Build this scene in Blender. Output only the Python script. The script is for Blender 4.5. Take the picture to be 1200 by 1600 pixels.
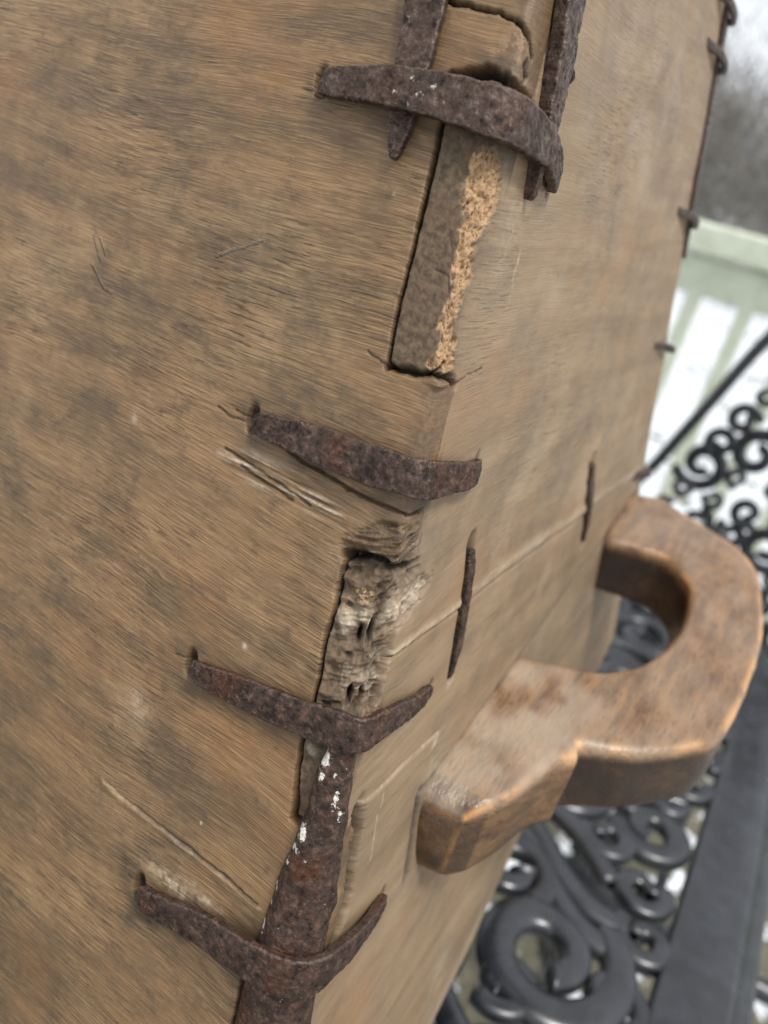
import bpy, bmesh, math, random
import numpy as np
from mathutils import Vector, Matrix
for o in list(bpy.data.objects): bpy.data.objects.remove(o)
SC = bpy.context.scene; COL = SC.collection
R = math.radians
rng = np.random.default_rng(7); random.seed(7)

# ------------------------------------------------------------------ camera
cam_d = bpy.data.cameras.new('camera'); cam = bpy.data.objects.new('camera', cam_d); COL.objects.link(cam); SC.camera = cam
CF = Vector((-0.38352222, 0.81613514, -0.43224314)); CX = Vector((0.82663094, 0.51206396, 0.23339191)); CY = Vector((0.41181547, -0.26779457, -0.87103047))
m = Matrix.Identity(4)
for i in range(3): m[i][0] = CX[i]; m[i][1] = -CY[i]; m[i][2] = -CF[i]
m.translation = Vector((0.07224033, -0.16912052, 0.07861034)); cam.matrix_world = m
cam_d.sensor_fit = 'VERTICAL'; cam_d.sensor_height = 36; cam_d.lens = 36*1216.4/1600
cam_d.clip_start = 0.01; cam_d.clip_end = 500
cam_d.dof.use_dof = True; cam_d.dof.focus_distance = 0.216; cam_d.dof.aperture_fstop = 8.4

# ------------------------------------------------------------------ sky, sun, exposure
SUN_EL, SUN_AZ = R(64), R(112)        # azimuth from +y towards +x
W = bpy.data.worlds.new('World'); SC.world = W; W.use_nodes = True
nt = W.node_tree; bg = nt.nodes['Background']
sky = nt.nodes.new('ShaderNodeTexSky'); sky.sky_type = 'NISHITA'; sky.sun_disc = False
sky.sun_elevation = SUN_EL; sky.sun_rotation = SUN_AZ; sky.dust_density = 4; sky.air_density = 1.0
hs = nt.nodes.new('ShaderNodeHueSaturation'); hs.inputs['Saturation'].default_value = 0.22
mx = nt.nodes.new('ShaderNodeMix'); mx.data_type = 'RGBA'; mx.inputs[0].default_value = 0.75     # even cloud cover
mx.inputs[7].default_value = (8.6, 8.95, 9.4, 1)
nt.links.new(sky.outputs[0], hs.inputs['Color']); nt.links.new(hs.outputs[0], mx.inputs[6]); nt.links.new(mx.outputs[2], bg.inputs[0])
bg.inputs[1].default_value = 0.072
sd = bpy.data.lights.new('sun', 'SUN'); so = bpy.data.objects.new('sun', sd); COL.objects.link(so)
sd.energy = 1.5; sd.angle = R(14); sd.color = (1, .97, .93)
sdir = Vector((math.cos(SUN_EL)*math.sin(SUN_AZ), math.cos(SUN_EL)*math.cos(SUN_AZ), math.sin(SUN_EL)))
so.rotation_euler = sdir.to_track_quat('Z', 'Y').to_euler()
vs = SC.view_settings; vs.view_transform = 'Standard'; vs.look = 'None'; vs.gamma = 1; vs.exposure = 0.92; vs.use_curve_mapping = False

# ------------------------------------------------------------------ helpers: objects
def tag(o, label=None, cat=None, group=None, kind=None):
    for k, v in (('label', label), ('category', cat), ('group', group), ('kind', kind)):
        if v: o[k] = v
    return o
def empty(name, loc=(0, 0, 0)):
    o = bpy.data.objects.new(name, None); COL.objects.link(o); o.location = loc; o.empty_display_size = .05; return o
def link(name, me, mat, parent=None, smooth=True):
    o = bpy.data.objects.new(name, me); COL.objects.link(o)
    if mat and not me.materials: me.materials.append(mat)
    if parent: o.parent = parent
    if smooth: me.polygons.foreach_set('use_smooth', np.ones(len(me.polygons), bool))
    return o
def quads_mesh(name, V, Q, uv=None, attr=None):
    """V (n,3), Q (k,4) -> mesh; uv per vertex; attr (n,4) colour"""
    me = bpy.data.meshes.new(name); n, k = len(V), len(Q)
    me.vertices.add(n); me.vertices.foreach_set('co', np.asarray(V, np.float32).ravel())
    me.loops.add(4*k); me.loops.foreach_set('vertex_index', np.asarray(Q, np.int32).ravel())
    me.polygons.add(k); me.polygons.foreach_set('loop_start', np.arange(0, 4*k, 4, dtype=np.int32))
    if uv is not None:
        l = me.uv_layers.new(name='uv'); l.data.foreach_set('uv', np.asarray(uv, np.float32)[np.asarray(Q).ravel()].ravel())
    if attr is not None:
        a = me.attributes.new('msk', 'FLOAT_COLOR', 'POINT'); a.data.foreach_set('color', np.asarray(attr, np.float32).ravel())
    me.update(calc_edges=True); me.validate(); return me
def boxmesh(name, x0, x1, y0, y1, z0, z1, bev=0.0):
    bm = bmesh.new(); bmesh.ops.create_cube(bm, size=1)
    for v in bm.verts: v.co = ((x0+x1)/2+v.co.x*(x1-x0), (y0+y1)/2+v.co.y*(y1-y0), (z0+z1)/2+v.co.z*(z1-z0))
    if bev: bmesh.ops.bevel(bm, geom=bm.edges[:], offset=bev, segments=2, profile=.5, affect='EDGES')
    me = bpy.data.meshes.new(name); bm.to_mesh(me); bm.free(); return me
def grid_quads(nr, nc, wrap=False):
    i, j = np.meshgrid(np.arange(nr-1), np.arange(nc if wrap else nc-1), indexing='ij'); j2 = (j+1) % nc
    return np.stack([i*nc+j, i*nc+j2, (i+1)*nc+j2, (i+1)*nc+j], -1).reshape(-1, 4)
def catmull(P, n):
    P = np.asarray(P, float); Q = np.vstack([2*P[0]-P[1], P, 2*P[-1]-P[-2]]); t = np.linspace(0, len(P)-1-1e-9, n); i = t.astype(int); f = (t-i)[:, None]
    a, b, c, d = Q[i], Q[i+1], Q[i+2], Q[i+3]
    return .5*(2*b+(c-a)*f+(2*a-5*b+4*c-d)*f**2+(3*b-a-3*c+d)*f**3)

def rrect(hw, ht, r, n):
    """evenly sampled rounded rectangle, as fractions of the half sizes"""
    P = []
    for sx, sy, a0 in ((1, -1, -90), (1, 1, 0), (-1, 1, 90), (-1, -1, 180)):
        for a in np.linspace(a0, a0+90, 9): P.append((sx*(hw-r)+r*math.cos(R(a)), sy*(ht-r)+r*math.sin(R(a))))
    P = np.array(P+[P[0]]); L = np.concatenate([[0], np.cumsum(np.hypot(*np.diff(P, axis=0).T))]); t = np.linspace(0, L[-1], n, endpoint=False)
    return np.interp(t, L, P[:, 0])/hw, np.interp(t, L, P[:, 1])/ht
# ------------------------------------------------------------------ helpers: noise on arrays
def vnoise(x, y, seed=0):
    g = np.random.default_rng(seed).random((256, 256)); xi = np.floor(x).astype(int); yi = np.floor(y).astype(int); fx = x-xi; fy = y-yi
    fx = fx*fx*(3-2*fx); fy = fy*fy*(3-2*fy); a = xi & 255; b = yi & 255; a1 = (a+1) & 255; b1 = (b+1) & 255
    return ((g[a, b]*(1-fx)+g[a1, b]*fx)*(1-fy)+(g[a, b1]*(1-fx)+g[a1, b1]*fx)*fy)*2-1
def fbm(x, y, seed=0, o=4):
    s = 0; a = 1
    for k in range(o): s = s+a*vnoise(x*2**k+17*k, y*2**k+31*k, seed+k); a *= .5
    return s
def segdist(u, z, P):
    """distance, and side sign, to a polyline"""
    best = np.full(u.shape, 1e9); side = np.zeros(u.shape)
    for (ax, ay), (bx, by) in zip(P[:-1], P[1:]):
        dx, dy = bx-ax, by-ay; t = np.clip(((u-ax)*dx+(z-ay)*dy)/(dx*dx+dy*dy+1e-12), 0, 1)
        d = np.hypot(u-ax-t*dx, z-ay-t*dy); k = d < best; best = np.where(k, d, best); side = np.where(k, np.sign(dx*(z-ay)-dy*(u-ax)), side)
    return best, side
def inpoly(u, z, P):
    ins = np.zeros(u.shape, bool); n = len(P)
    for i in range(n):
        (x1, y1), (x2, y2) = P[i], P[(i+1) % n]
        c = ((y1 > z) != (y2 > z)) & (u < (x2-x1)*(z-y1)/(y2-y1+1e-12)+x1); ins ^= c
    return ins
def soft(u, z, P, w):
    """1 inside the polygon, fading over w at its edge"""
    d, _ = segdist(u, z, list(P)+[P[0]]); s = np.where(inpoly(u, z, P), d, -d); return np.clip(s/w+.5, 0, 1)
def sstep(a, b, x): t = np.clip((x-a)/(b-a), 0, 1); return t*t*(3-2*t)

# ------------------------------------------------------------------ helpers: node materials
class NM:
    def __init__(s, name):
        s.m = bpy.data.materials.new(name); s.m.use_nodes = True; s.t = s.m.node_tree; s.t.nodes.clear()
        s.o = s.t.nodes.new('ShaderNodeOutputMaterial'); s.p = s.t.nodes.new('ShaderNodeBsdfPrincipled'); s.t.links.new(s.p.outputs[0], s.o.inputs[0])
    def set(s, sock, v):
        if hasattr(v, 'is_output'): s.t.links.new(v, sock)
        elif v is not None: sock.default_value = (*v, 1) if (isinstance(v, (tuple, list)) and len(v) == 3 and sock.type == 'RGBA') else v
    def n(s, kind, **kw):
        nd = s.t.nodes.new(kind)
        for k, v in kw.items(): setattr(nd, k, v)
        return nd
    def coord(s, which='Object', uv=None):
        if uv: nd = s.n('ShaderNodeUVMap', uv_map=uv); return nd.outputs[0]
        return s.n('ShaderNodeTexCoord').outputs[which]
    def scale(s, v, sc, loc=(0, 0, 0)):
        nd = s.n('ShaderNodeMapping'); s.set(nd.inputs[0], v); nd.inputs['Scale'].default_value = sc; nd.inputs['Location'].default_value = loc; return nd.outputs[0]
    def noise(s, v, sc=1, det=4, rough=.55, dist=0):
        nd = s.n('ShaderNodeTexNoise'); s.set(nd.inputs['Vector'], v); nd.inputs['Scale'].default_value = sc; nd.inputs['Detail'].default_value = det
        nd.inputs['Roughness'].default_value = rough; nd.inputs['Distortion'].default_value = dist; return nd.outputs[0]
    def voro(s, v, sc, feat='F1', out='Distance'):
        nd = s.n('ShaderNodeTexVoronoi', feature=feat); s.set(nd.inputs['Vector'], v); nd.inputs['Scale'].default_value = sc; return nd.outputs[out]
    def ramp(s, v, a, b, lo=0., hi=1.):
        nd = s.n('ShaderNodeMapRange', interpolation_type='SMOOTHSTEP'); s.set(nd.inputs[0], v)
        for i, x in enumerate((a, b, lo, hi)): nd.inputs[i+1].default_value = x
        return nd.outputs[0]
    def math(s, op, a, b=None, c=None):
        nd = s.n('ShaderNodeMath', operation=op)
        for i, x in enumerate((a, b, c)):
            if x is not None: s.set(nd.inputs[i], x)
        return nd.outputs[0]
    def mix(s, f, a, b, mode='MIX'):
        nd = s.n('ShaderNodeMix', data_type='RGBA', blend_type=mode); s.set(nd.inputs[0], f); s.set(nd.inputs[6], a); s.set(nd.inputs[7], b); return nd.outputs[2]
    def sep(s, v): return s.n2('ShaderNodeSeparateXYZ', v)
    def n2(s, kind, v): nd = s.n(kind); s.set(nd.inputs[0], v); return nd.outputs
    def comb(s, x, y, z=0.): 
        nd = s.n('ShaderNodeCombineXYZ')
        for i, a in enumerate((x, y, z)): s.set(nd.inputs[i], a)
        return nd.outputs[0]
    def bump(s, h, dist, st=1., nrm=None):
        nd = s.n('ShaderNodeBump'); s.set(nd.inputs['Height'], h); nd.inputs['Distance'].default_value = dist; nd.inputs['Strength'].default_value = st
        if nrm is not None: s.set(nd.inputs['Normal'], nrm)
        return nd.outputs[0]
    def out(s, col, rough=.6, nrm=None, spec=.4, metal=0.):
        s.set(s.p.inputs['Base Color'], col); s.set(s.p.inputs['Roughness'], rough); s.set(s.p.inputs['Metallic'], metal); s.set(s.p.inputs['Specular IOR Level'], spec)
        if nrm is not None: s.set(s.p.inputs['Normal'], nrm)
        return s.m

def wood(name, kind):
    """weathered oak board: fibres run along u; msk = (fresh crumbled wood, end grain, dirt, pale bruise)"""
    k = NM(name); side = kind == 'side'
    uv = k.coord(uv='uv'); x, y, _ = k.sep(uv)
    w1 = k.noise(k.scale(uv, (7, 9, 1)), 1, 1); w2 = k.noise(k.scale(uv, (38, 50, 1), (3, 1, 0)), 1, 2)
    yw = k.math('ADD', y, k.math('ADD', k.math('MULTIPLY', w1, .016), k.math('MULTIPLY', w2, .0016)))
    gv = k.comb(x, yw)
    fib = k.noise(k.scale(gv, (78, 1750, 1)), 1, 3, .62); fib2 = k.noise(k.scale(gv, (120, 2700, 1), (5, 9, 0)), 1, 2, .5); lng_ = k.noise(k.scale(gv, (16, 800, 1), (1, 4, 0)), 1, 3, .6)
    por = k.noise(k.scale(gv, (85, 1500, 1), (2, 7, 0)), 1, 2, .55); band = k.noise(k.scale(gv, (7, 95, 1), (8, 2, 0)), 1, 4, .6)
    loc = k.noise(k.scale(uv, (1, 1, 1), (.4, .1, 0)), 17, 4, .6)                     # where the grain is open and where it is worn smooth
    b1 = k.noise(uv, 21, 9, .66, .3); b2 = k.noise(k.scale(uv, (1, 1.6, 1), (.7, .3, 0)), 62, 9, .76); b3 = k.noise(k.scale(uv, (1, 1.3, 1), (.2, .9, 0)), 11, 5, .6); b4 = k.noise(k.scale(uv, (1, 1.2, 1), (.6, .6, 0)), 300, 5, .7)
    if side: base, pale, dark, oran, stain = (.285, .196, .114), (.375, .278, .180), (.180, .114, .062), (.315, .168, .072), (.115, .090, .066)
    else: base, pale, dark, oran, stain = (.232, .134, .060), (.385, .258, .130), (.108, .064, .031), (.250, .118, .043), (.064, .046, .030)
    c = k.mix(k.ramp(band, .38, .66, 0., .65 if side else .85), base, dark); c = k.mix(k.math('MULTIPLY', k.ramp(b3, .50, .66), .45 if side else .7), c, oran)
    c = k.mix(k.math('MULTIPLY', k.ramp(k.noise(uv, 16, 6, .62), .50, .70), .55), c, pale)
    c = k.mix(k.math('MULTIPLY', k.ramp(lng_, .50, .66), .24 if side else .26), c, dark); c = k.mix(k.math('MULTIPLY', k.ramp(lng_, .46, .34), .12 if side else .16), c, pale)
    op = k.ramp(loc, .36, .60, .35, 1.)
    c = k.mix(k.math('MULTIPLY', k.math('MULTIPLY', k.ramp(fib, .50, .63), op), .30 if side else .46), c, pale)
    c = k.mix(k.math('MULTIPLY', k.math('MULTIPLY', k.ramp(fib, .49, .37), op), .28 if side else .50), c, dark)
    c = k.mix(k.math('MULTIPLY', k.ramp(fib2, .53, .66), .15 if side else .30), c, pale); c = k.mix(k.math('MULTIPLY', k.ramp(fib2, .46, .34), .15 if side else .34), c, dark)
    bl = k.math('MULTIPLY', k.ramp(b1, .42, .62), k.ramp(b2, .32, .58)); c = k.mix(k.math('MULTIPLY', bl, .42 if side else .52), c, stain)
    mo = k.math('MULTIPLY', k.ramp(b2, .50, .66), k.ramp(b4, .38, .60)); c = k.mix(k.math('MULTIPLY', mo, .25 if side else .62), c, stain)
    spot = k.math('MULTIPLY', k.ramp(b2, .62, .72), k.ramp(b3, .40, .6)); c = k.mix(k.math('MULTIPLY', spot, .7), c, (.036, .028, .021))
    pm = k.math('MULTIPLY', k.ramp(por, .400, .35), k.ramp(loc, .45, .62)); c = k.mix(k.math('MULTIPLY', pm, .25 if side else .55), c, (.028, .019, .012))
    # fresh / end grain / dirt / bruises
    at = k.n('ShaderNodeAttribute', attribute_name='msk'); mr, mg, mb = k.n2('ShaderNodeSeparateColor', at.outputs['Color'])[:3]; ma = at.outputs['Alpha']
    eg = k.noise(uv, 480, 4, .65); eg2 = k.noise(uv, 60, 4)
    ec = k.mix(k.ramp(eg, .3, .7), (.050, .032, .020), (.150, .103, .061)); ec = k.mix(k.ramp(eg2, .5, .7), ec, (.130, .074, .040))
    c = k.mix(mg, c, ec)
    cr = k.noise(uv, 800, 4, .72); cc = k.mix(k.ramp(cr, .34, .50), (.075, .038, .018), (.50, .320, .175)); c = k.mix(mr, c, cc)
    c = k.mix(ma, c, k.mix(k.ramp(eg, .35, .65), (.36, .27, .18), (.62, .53, .41)))
    c = k.mix(mb, c, (.022, .017, .013))
    vo = k.voro(uv, 95, 'F1'); fl = k.ramp(vo, .07, .02); vr = k.n('ShaderNodeTexVoronoi'); k.set(vr.inputs['Vector'], uv); vr.inputs['Scale'].default_value = 95
    keep = k.ramp(k.n2('ShaderNodeSeparateColor', vr.outputs['Color'])[0], .972, .99); c = k.mix(k.math('MULTIPLY', fl, keep), c, (.55, .52, .47))
    plain = k.math('SUBTRACT', 1., k.math('MAXIMUM', mr, mg)); amp = .5 if side else 1.
    h = k.math('ADD', k.math('MULTIPLY', fib, amp), k.math('MULTIPLY', fib2, .45*amp)); h = k.math('SUBTRACT', h, k.math('MULTIPLY', pm, .8*amp)); h = k.math('MULTIPLY', h, plain)
    h = k.math('ADD', h, k.math('MULTIPLY', k.math('MULTIPLY', eg, mg), 1.2)); h = k.math('ADD', h, k.math('MULTIPLY', k.math('MULTIPLY', cr, mr), 3.0))
    h = k.math('ADD', h, k.math('MULTIPLY', b2, .25))
    rg = k.ramp(k.noise(uv, 55, 4), .3, .7, .46, .64) if side else k.ramp(b2, .3, .7, .36, .56)
    rg = k.math('MAXIMUM', rg, k.math('MULTIPLY', k.math('MAXIMUM', mr, k.math('MAXIMUM', mg, mb)), .85))
    return k.out(c, rg, k.bump(h, .00028, 1.), .42)

def iron(name, rusty=.5, flecks=0., lift=1.):
    k = NM(name); v = k.coord('Object')
    a = k.noise(v, 130, 6, .65); b = k.noise(v, 420, 5, .7); c3 = k.noise(v, 60, 3)
    d = k.noise(v, 1500, 3, .6)
    c = k.mix(k.ramp(a, .35, .65), (.034*lift, .021*lift, .015*lift), (.060*lift, .038*lift, .028*lift))
    c = k.mix(k.math('MULTIPLY', k.ramp(b, .52, .68), rusty*.85), c, (.125, .044, .016)); c = k.mix(k.math('MULTIPLY', k.ramp(c3, .50, .68), .8*rusty), c, (.075, .028, .013))
    c = k.mix(k.math('MULTIPLY', k.ramp(d, .62, .72), .25), c, (.24, .18, .14))
    c = k.mix(k.math('MULTIPLY', k.ramp(b, .46, .35), .85), c, (.012, .009, .009))
    geo = k.n('ShaderNodeNewGeometry'); edge = k.math('MULTIPLY', k.ramp(geo.outputs['Pointiness'], .515, .58), k.ramp(a, .35, .55, .35, 1.))     # rubbed arrises, with edge highlights painted in as lighter colour
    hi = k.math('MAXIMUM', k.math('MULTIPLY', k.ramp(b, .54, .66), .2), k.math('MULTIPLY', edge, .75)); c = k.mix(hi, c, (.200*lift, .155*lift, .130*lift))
    rg = k.ramp(b, .35, .62, .50, .26)
    if flecks:
        at = k.n('ShaderNodeAttribute', attribute_name='msk'); f = k.ramp(k.math('ADD', k.n2('ShaderNodeSeparateColor', at.outputs['Color'])[0], k.math('MULTIPLY', k.math('SUBTRACT', k.noise(v, 620, 6, .75), .5), 3.0)), .52, .62)
        c = k.mix(f, c, k.mix(k.ramp(d, .35, .6), (.42, .38, .31), (.74, .71, .64))); rg = k.math('MAXIMUM', rg, k.math('MULTIPLY', f, .7))
    h = k.math('ADD', k.math('MULTIPLY', a, 1.), k.math('ADD', k.math('MULTIPLY', b, .8), k.math('MULTIPLY', d, .22)))
    return k.out(c, rg, k.bump(h, .0008, 1.), k.ramp(b, .45, .65, .15, .5), k.math('MULTIPLY', hi, .7))

M = {}
M['front'] = wood('front_board_wood', 'front'); M['side'] = wood('side_board_wood', 'side')
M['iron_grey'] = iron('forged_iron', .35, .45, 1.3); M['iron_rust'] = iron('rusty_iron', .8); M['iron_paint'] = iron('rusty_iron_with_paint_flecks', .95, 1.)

# ================================================================== the chest
TA, TB = math.tan(R(16.91)), math.tan(R(9.95))
NL = np.array([0, -1, TA])/math.hypot(1, TA); NR = np.array([1, 0, TB])/math.hypot(1, TB)
TABLE_Z = -.345
def wrap_pos(u, z, r=3.0, wide=None):
    """point and outward normal on the chest skin; u mm round the corner (negative = front, positive = side), z mm up"""
    u = np.asarray(u, float); z = np.asarray(z, float); r = np.broadcast_to(np.asarray(r, float), u.shape)
    E = np.stack([-TB*z, TA*z, z], -1); a = np.clip(u, -1e9, 0); b = np.clip(u, 0, 1e9)
    t = np.clip((u/r+1)/2, 0, 1); inside = np.abs(u) < r
    ax = np.where(inside, -r*(1-t)**2, a); by = np.where(inside, r*t**2, b)
    P = E.copy(); P[..., 0] += ax; P[..., 1] += by
    w = r if wide is None else np.maximum(r, wide); tt = np.clip((u/w+1)/2, 0, 1); tt = tt*tt*(3-2*tt)
    N = NL*(1-tt)[..., None]+NR*tt[..., None]; N /= np.linalg.norm(N, axis=-1, keepdims=True)
    return P, N
def u_far(z): return 287-.484*z
def z_bot(u): return np.where(u < 0, np.where(u > -40, -345., np.minimum(-300., -345+(-40-u)*3)), np.clip(-357+.45*u, -345, -185))

gapA = [(-17.8, 94), (-17.6, 84), (-16.8, 77), (-17.1, 63.3), (-16.8, 55), (-17.0, 46.4), (-17.2, 38), (-17.0, 30.7), (-16.6, 24.1)]
gapAb = [(-16.6, 24.1), (-9.8, 25.1), (-2.4, 26.5), (5.1, 26.1), (9.5, 23.5)]
gapB = [(-16, -24), (-15.3, -36.1), (-16.1, -46.7), (-15.1, -56.7), (-15.4, -66), (-16, -74.8), (-15.6, -82), (-13.4, -95)]
gapBt = [(-16.2, -24.0), (-11.9, -22.3), (-6.2, -21.0), (7.4, -22.4), (11.2, -22.9)]
gapC = [(-17.8, 92.6), (-14.9, 94.0), (-6.6, 96.6), (-0.7, 95.2), (7, 93.4), (14.1, 92.0)]
gapD = [(-13.4, -95), (0, -95), (14, -92)]
jag = [(13.0, -91.4), (15.5, -98), (18.0, -106), (18.8, -110), (20.6, -118), (22.3, -125.7), (20.5, -133), (18, -142)]
gapE = [(-17, -143), (0, -143), (18, -142)]; gapF = [(-17.1, -143), (-16.4, -160), (-16.4, -330)]
edge1 = [(9.5, 23.5), (9.0, 8), (9.6, -8), (11.2, -22.9)]; edge0 = [(14.1, 92), (15, 110), (15, 150), (15, 205)]
crumb = [(-5.0, 79.5), (1.5, 80.5), (5.8, 77), (7.2, 66.3), (1.4, 58.0), (4.2, 52.5), (3.0, 47), (.6, 38.5), (3.6, 34.5), (6.8, 27.9), (-4.6, 26.9), (-3.2, 33), (-4.2, 39.2), (-2.0, 46), (-4.6, 51.7), (-5.0, 63.2), (-7.2, 74)]
dam = [(-15.5, -24.2), (-4.3, -21.8), (9.5, -23.8), (16, -27), (25, -31), (21, -35), (13, -38.5), (9.5, -42), (9, -50), (9.6, -58), (8, -66), (-13, -66), (-14, -56.9), (-15.4, -47), (-15.2, -36.6)]
fray = [(-18.4, -21.8), (-13.6, -16.8), (-6.9, -12.2), (3.0, -11.0), (8.5, -13.4), (10.4, -22.3), (-4.3, -20.5), (-12, -22), (-16.2, -23.6)]
crack2 = [(-52, -4.2), (-43.5, -5.6), (-36.3, -6.8), (-26, -7.6), (-16.2, -8.4), (-6.1, -8.0), (7.8, -8.1)]
topcrack = [(-30, 111), (-23.3, 109.9), (-17.6, 109.6), (-8.6, 109.5), (-1.9, 107.7), (3, 105.5), (6.9, 101.5)]
bigscr = [(-80.4, -121.2), (-71, -121.9), (-61.8, -121.8), (-45.8, -121.7), (-30.5, -121.8), (-18.1, -122.7)]
seam1 = [(1.3, -46.8), (20.1, -47.2), (48.0, -48.8), (91.9, -49.2), (169.3, -54.0), (309.0, -62), (400, -66)]
step = [(14.2, -91.7), (30, -93.2), (46.2, -94.2), (64, -95.6)]
slot1 = [(50.4, -28.2), (54.7, -38.7), (61.1, -63.6), (63.5, -77.8)]; slot2 = [(184.3, -31.9), (195.7, -51.7), (209.6, -75.8)]
ST = {  # centre lines of the staples: u, z, width, lift
 1: [(-54.8, 84.4, 6.0, -1.4), (-51.0, 84.7, 8.2, 1.0), (-42, 85.3, 9.4, 2.4), (-32.3, 86.1, 11.0, 3.6), (-16.5, 86.8, 12.0, 3.4), (-4.1, 86.4, 13.6, 2.4), (5.5, 86.0, 13.2, 1.8), (21.8, 82.5, 11.0, 2.8), (33, 77.9, 8.5, 2.0), (41, 75.0, 6.5, -.6)],
 2: [(-53.6, -3.3, 5.2, -1.4), (-49, -2.6, 7.4, .9), (-40, -1.7, 9.2, 1.3), (-31.1, -.9, 11.2, 1.5), (-14.4, .1, 12.0, 1.3), (-2.5, 1.4, 11.6, .9), (2.5, 1.2, 11.4, .9), (14, -.6, 10.4, 1.2), (28, -3.0, 9.4, 1.1), (38.5, -4.4, 8.8, -.4)],
 3: [(-56.8, -74, 5.0, -1.4), (-52, -73.2, 7.6, .9), (-43, -71.8, 9.0, 1.2), (-33.5, -70.3, 10.6, 1.3), (-15.9, -67.4, 11.2, 1.3), (-3.0, -64.4, 11.4, 1.2), (2.5, -64.0, 11.2, 1.2), (14, -66.0, 9.8, 1.3), (30, -70.0, 7.6, 1.2), (46, -72.6, 4.4, -.5)],
 4: [(-58.2, -143.4, 5.2, -1.4), (-53, -142.2, 8.0, .9), (-43, -139.5, 9.6, 1.3), (-31.1, -136.7, 11.4, 1.7), (-17, -134.0, 12.0, 3.2), (-6, -131.6, 12.4, 3.6), (6, -131.8, 12.0, 3.6), (20, -136.0, 10.0, 3.0), (34, -140.4, 7.6, 2.0), (51, -144.0, 5.4, -.5)]}

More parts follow.
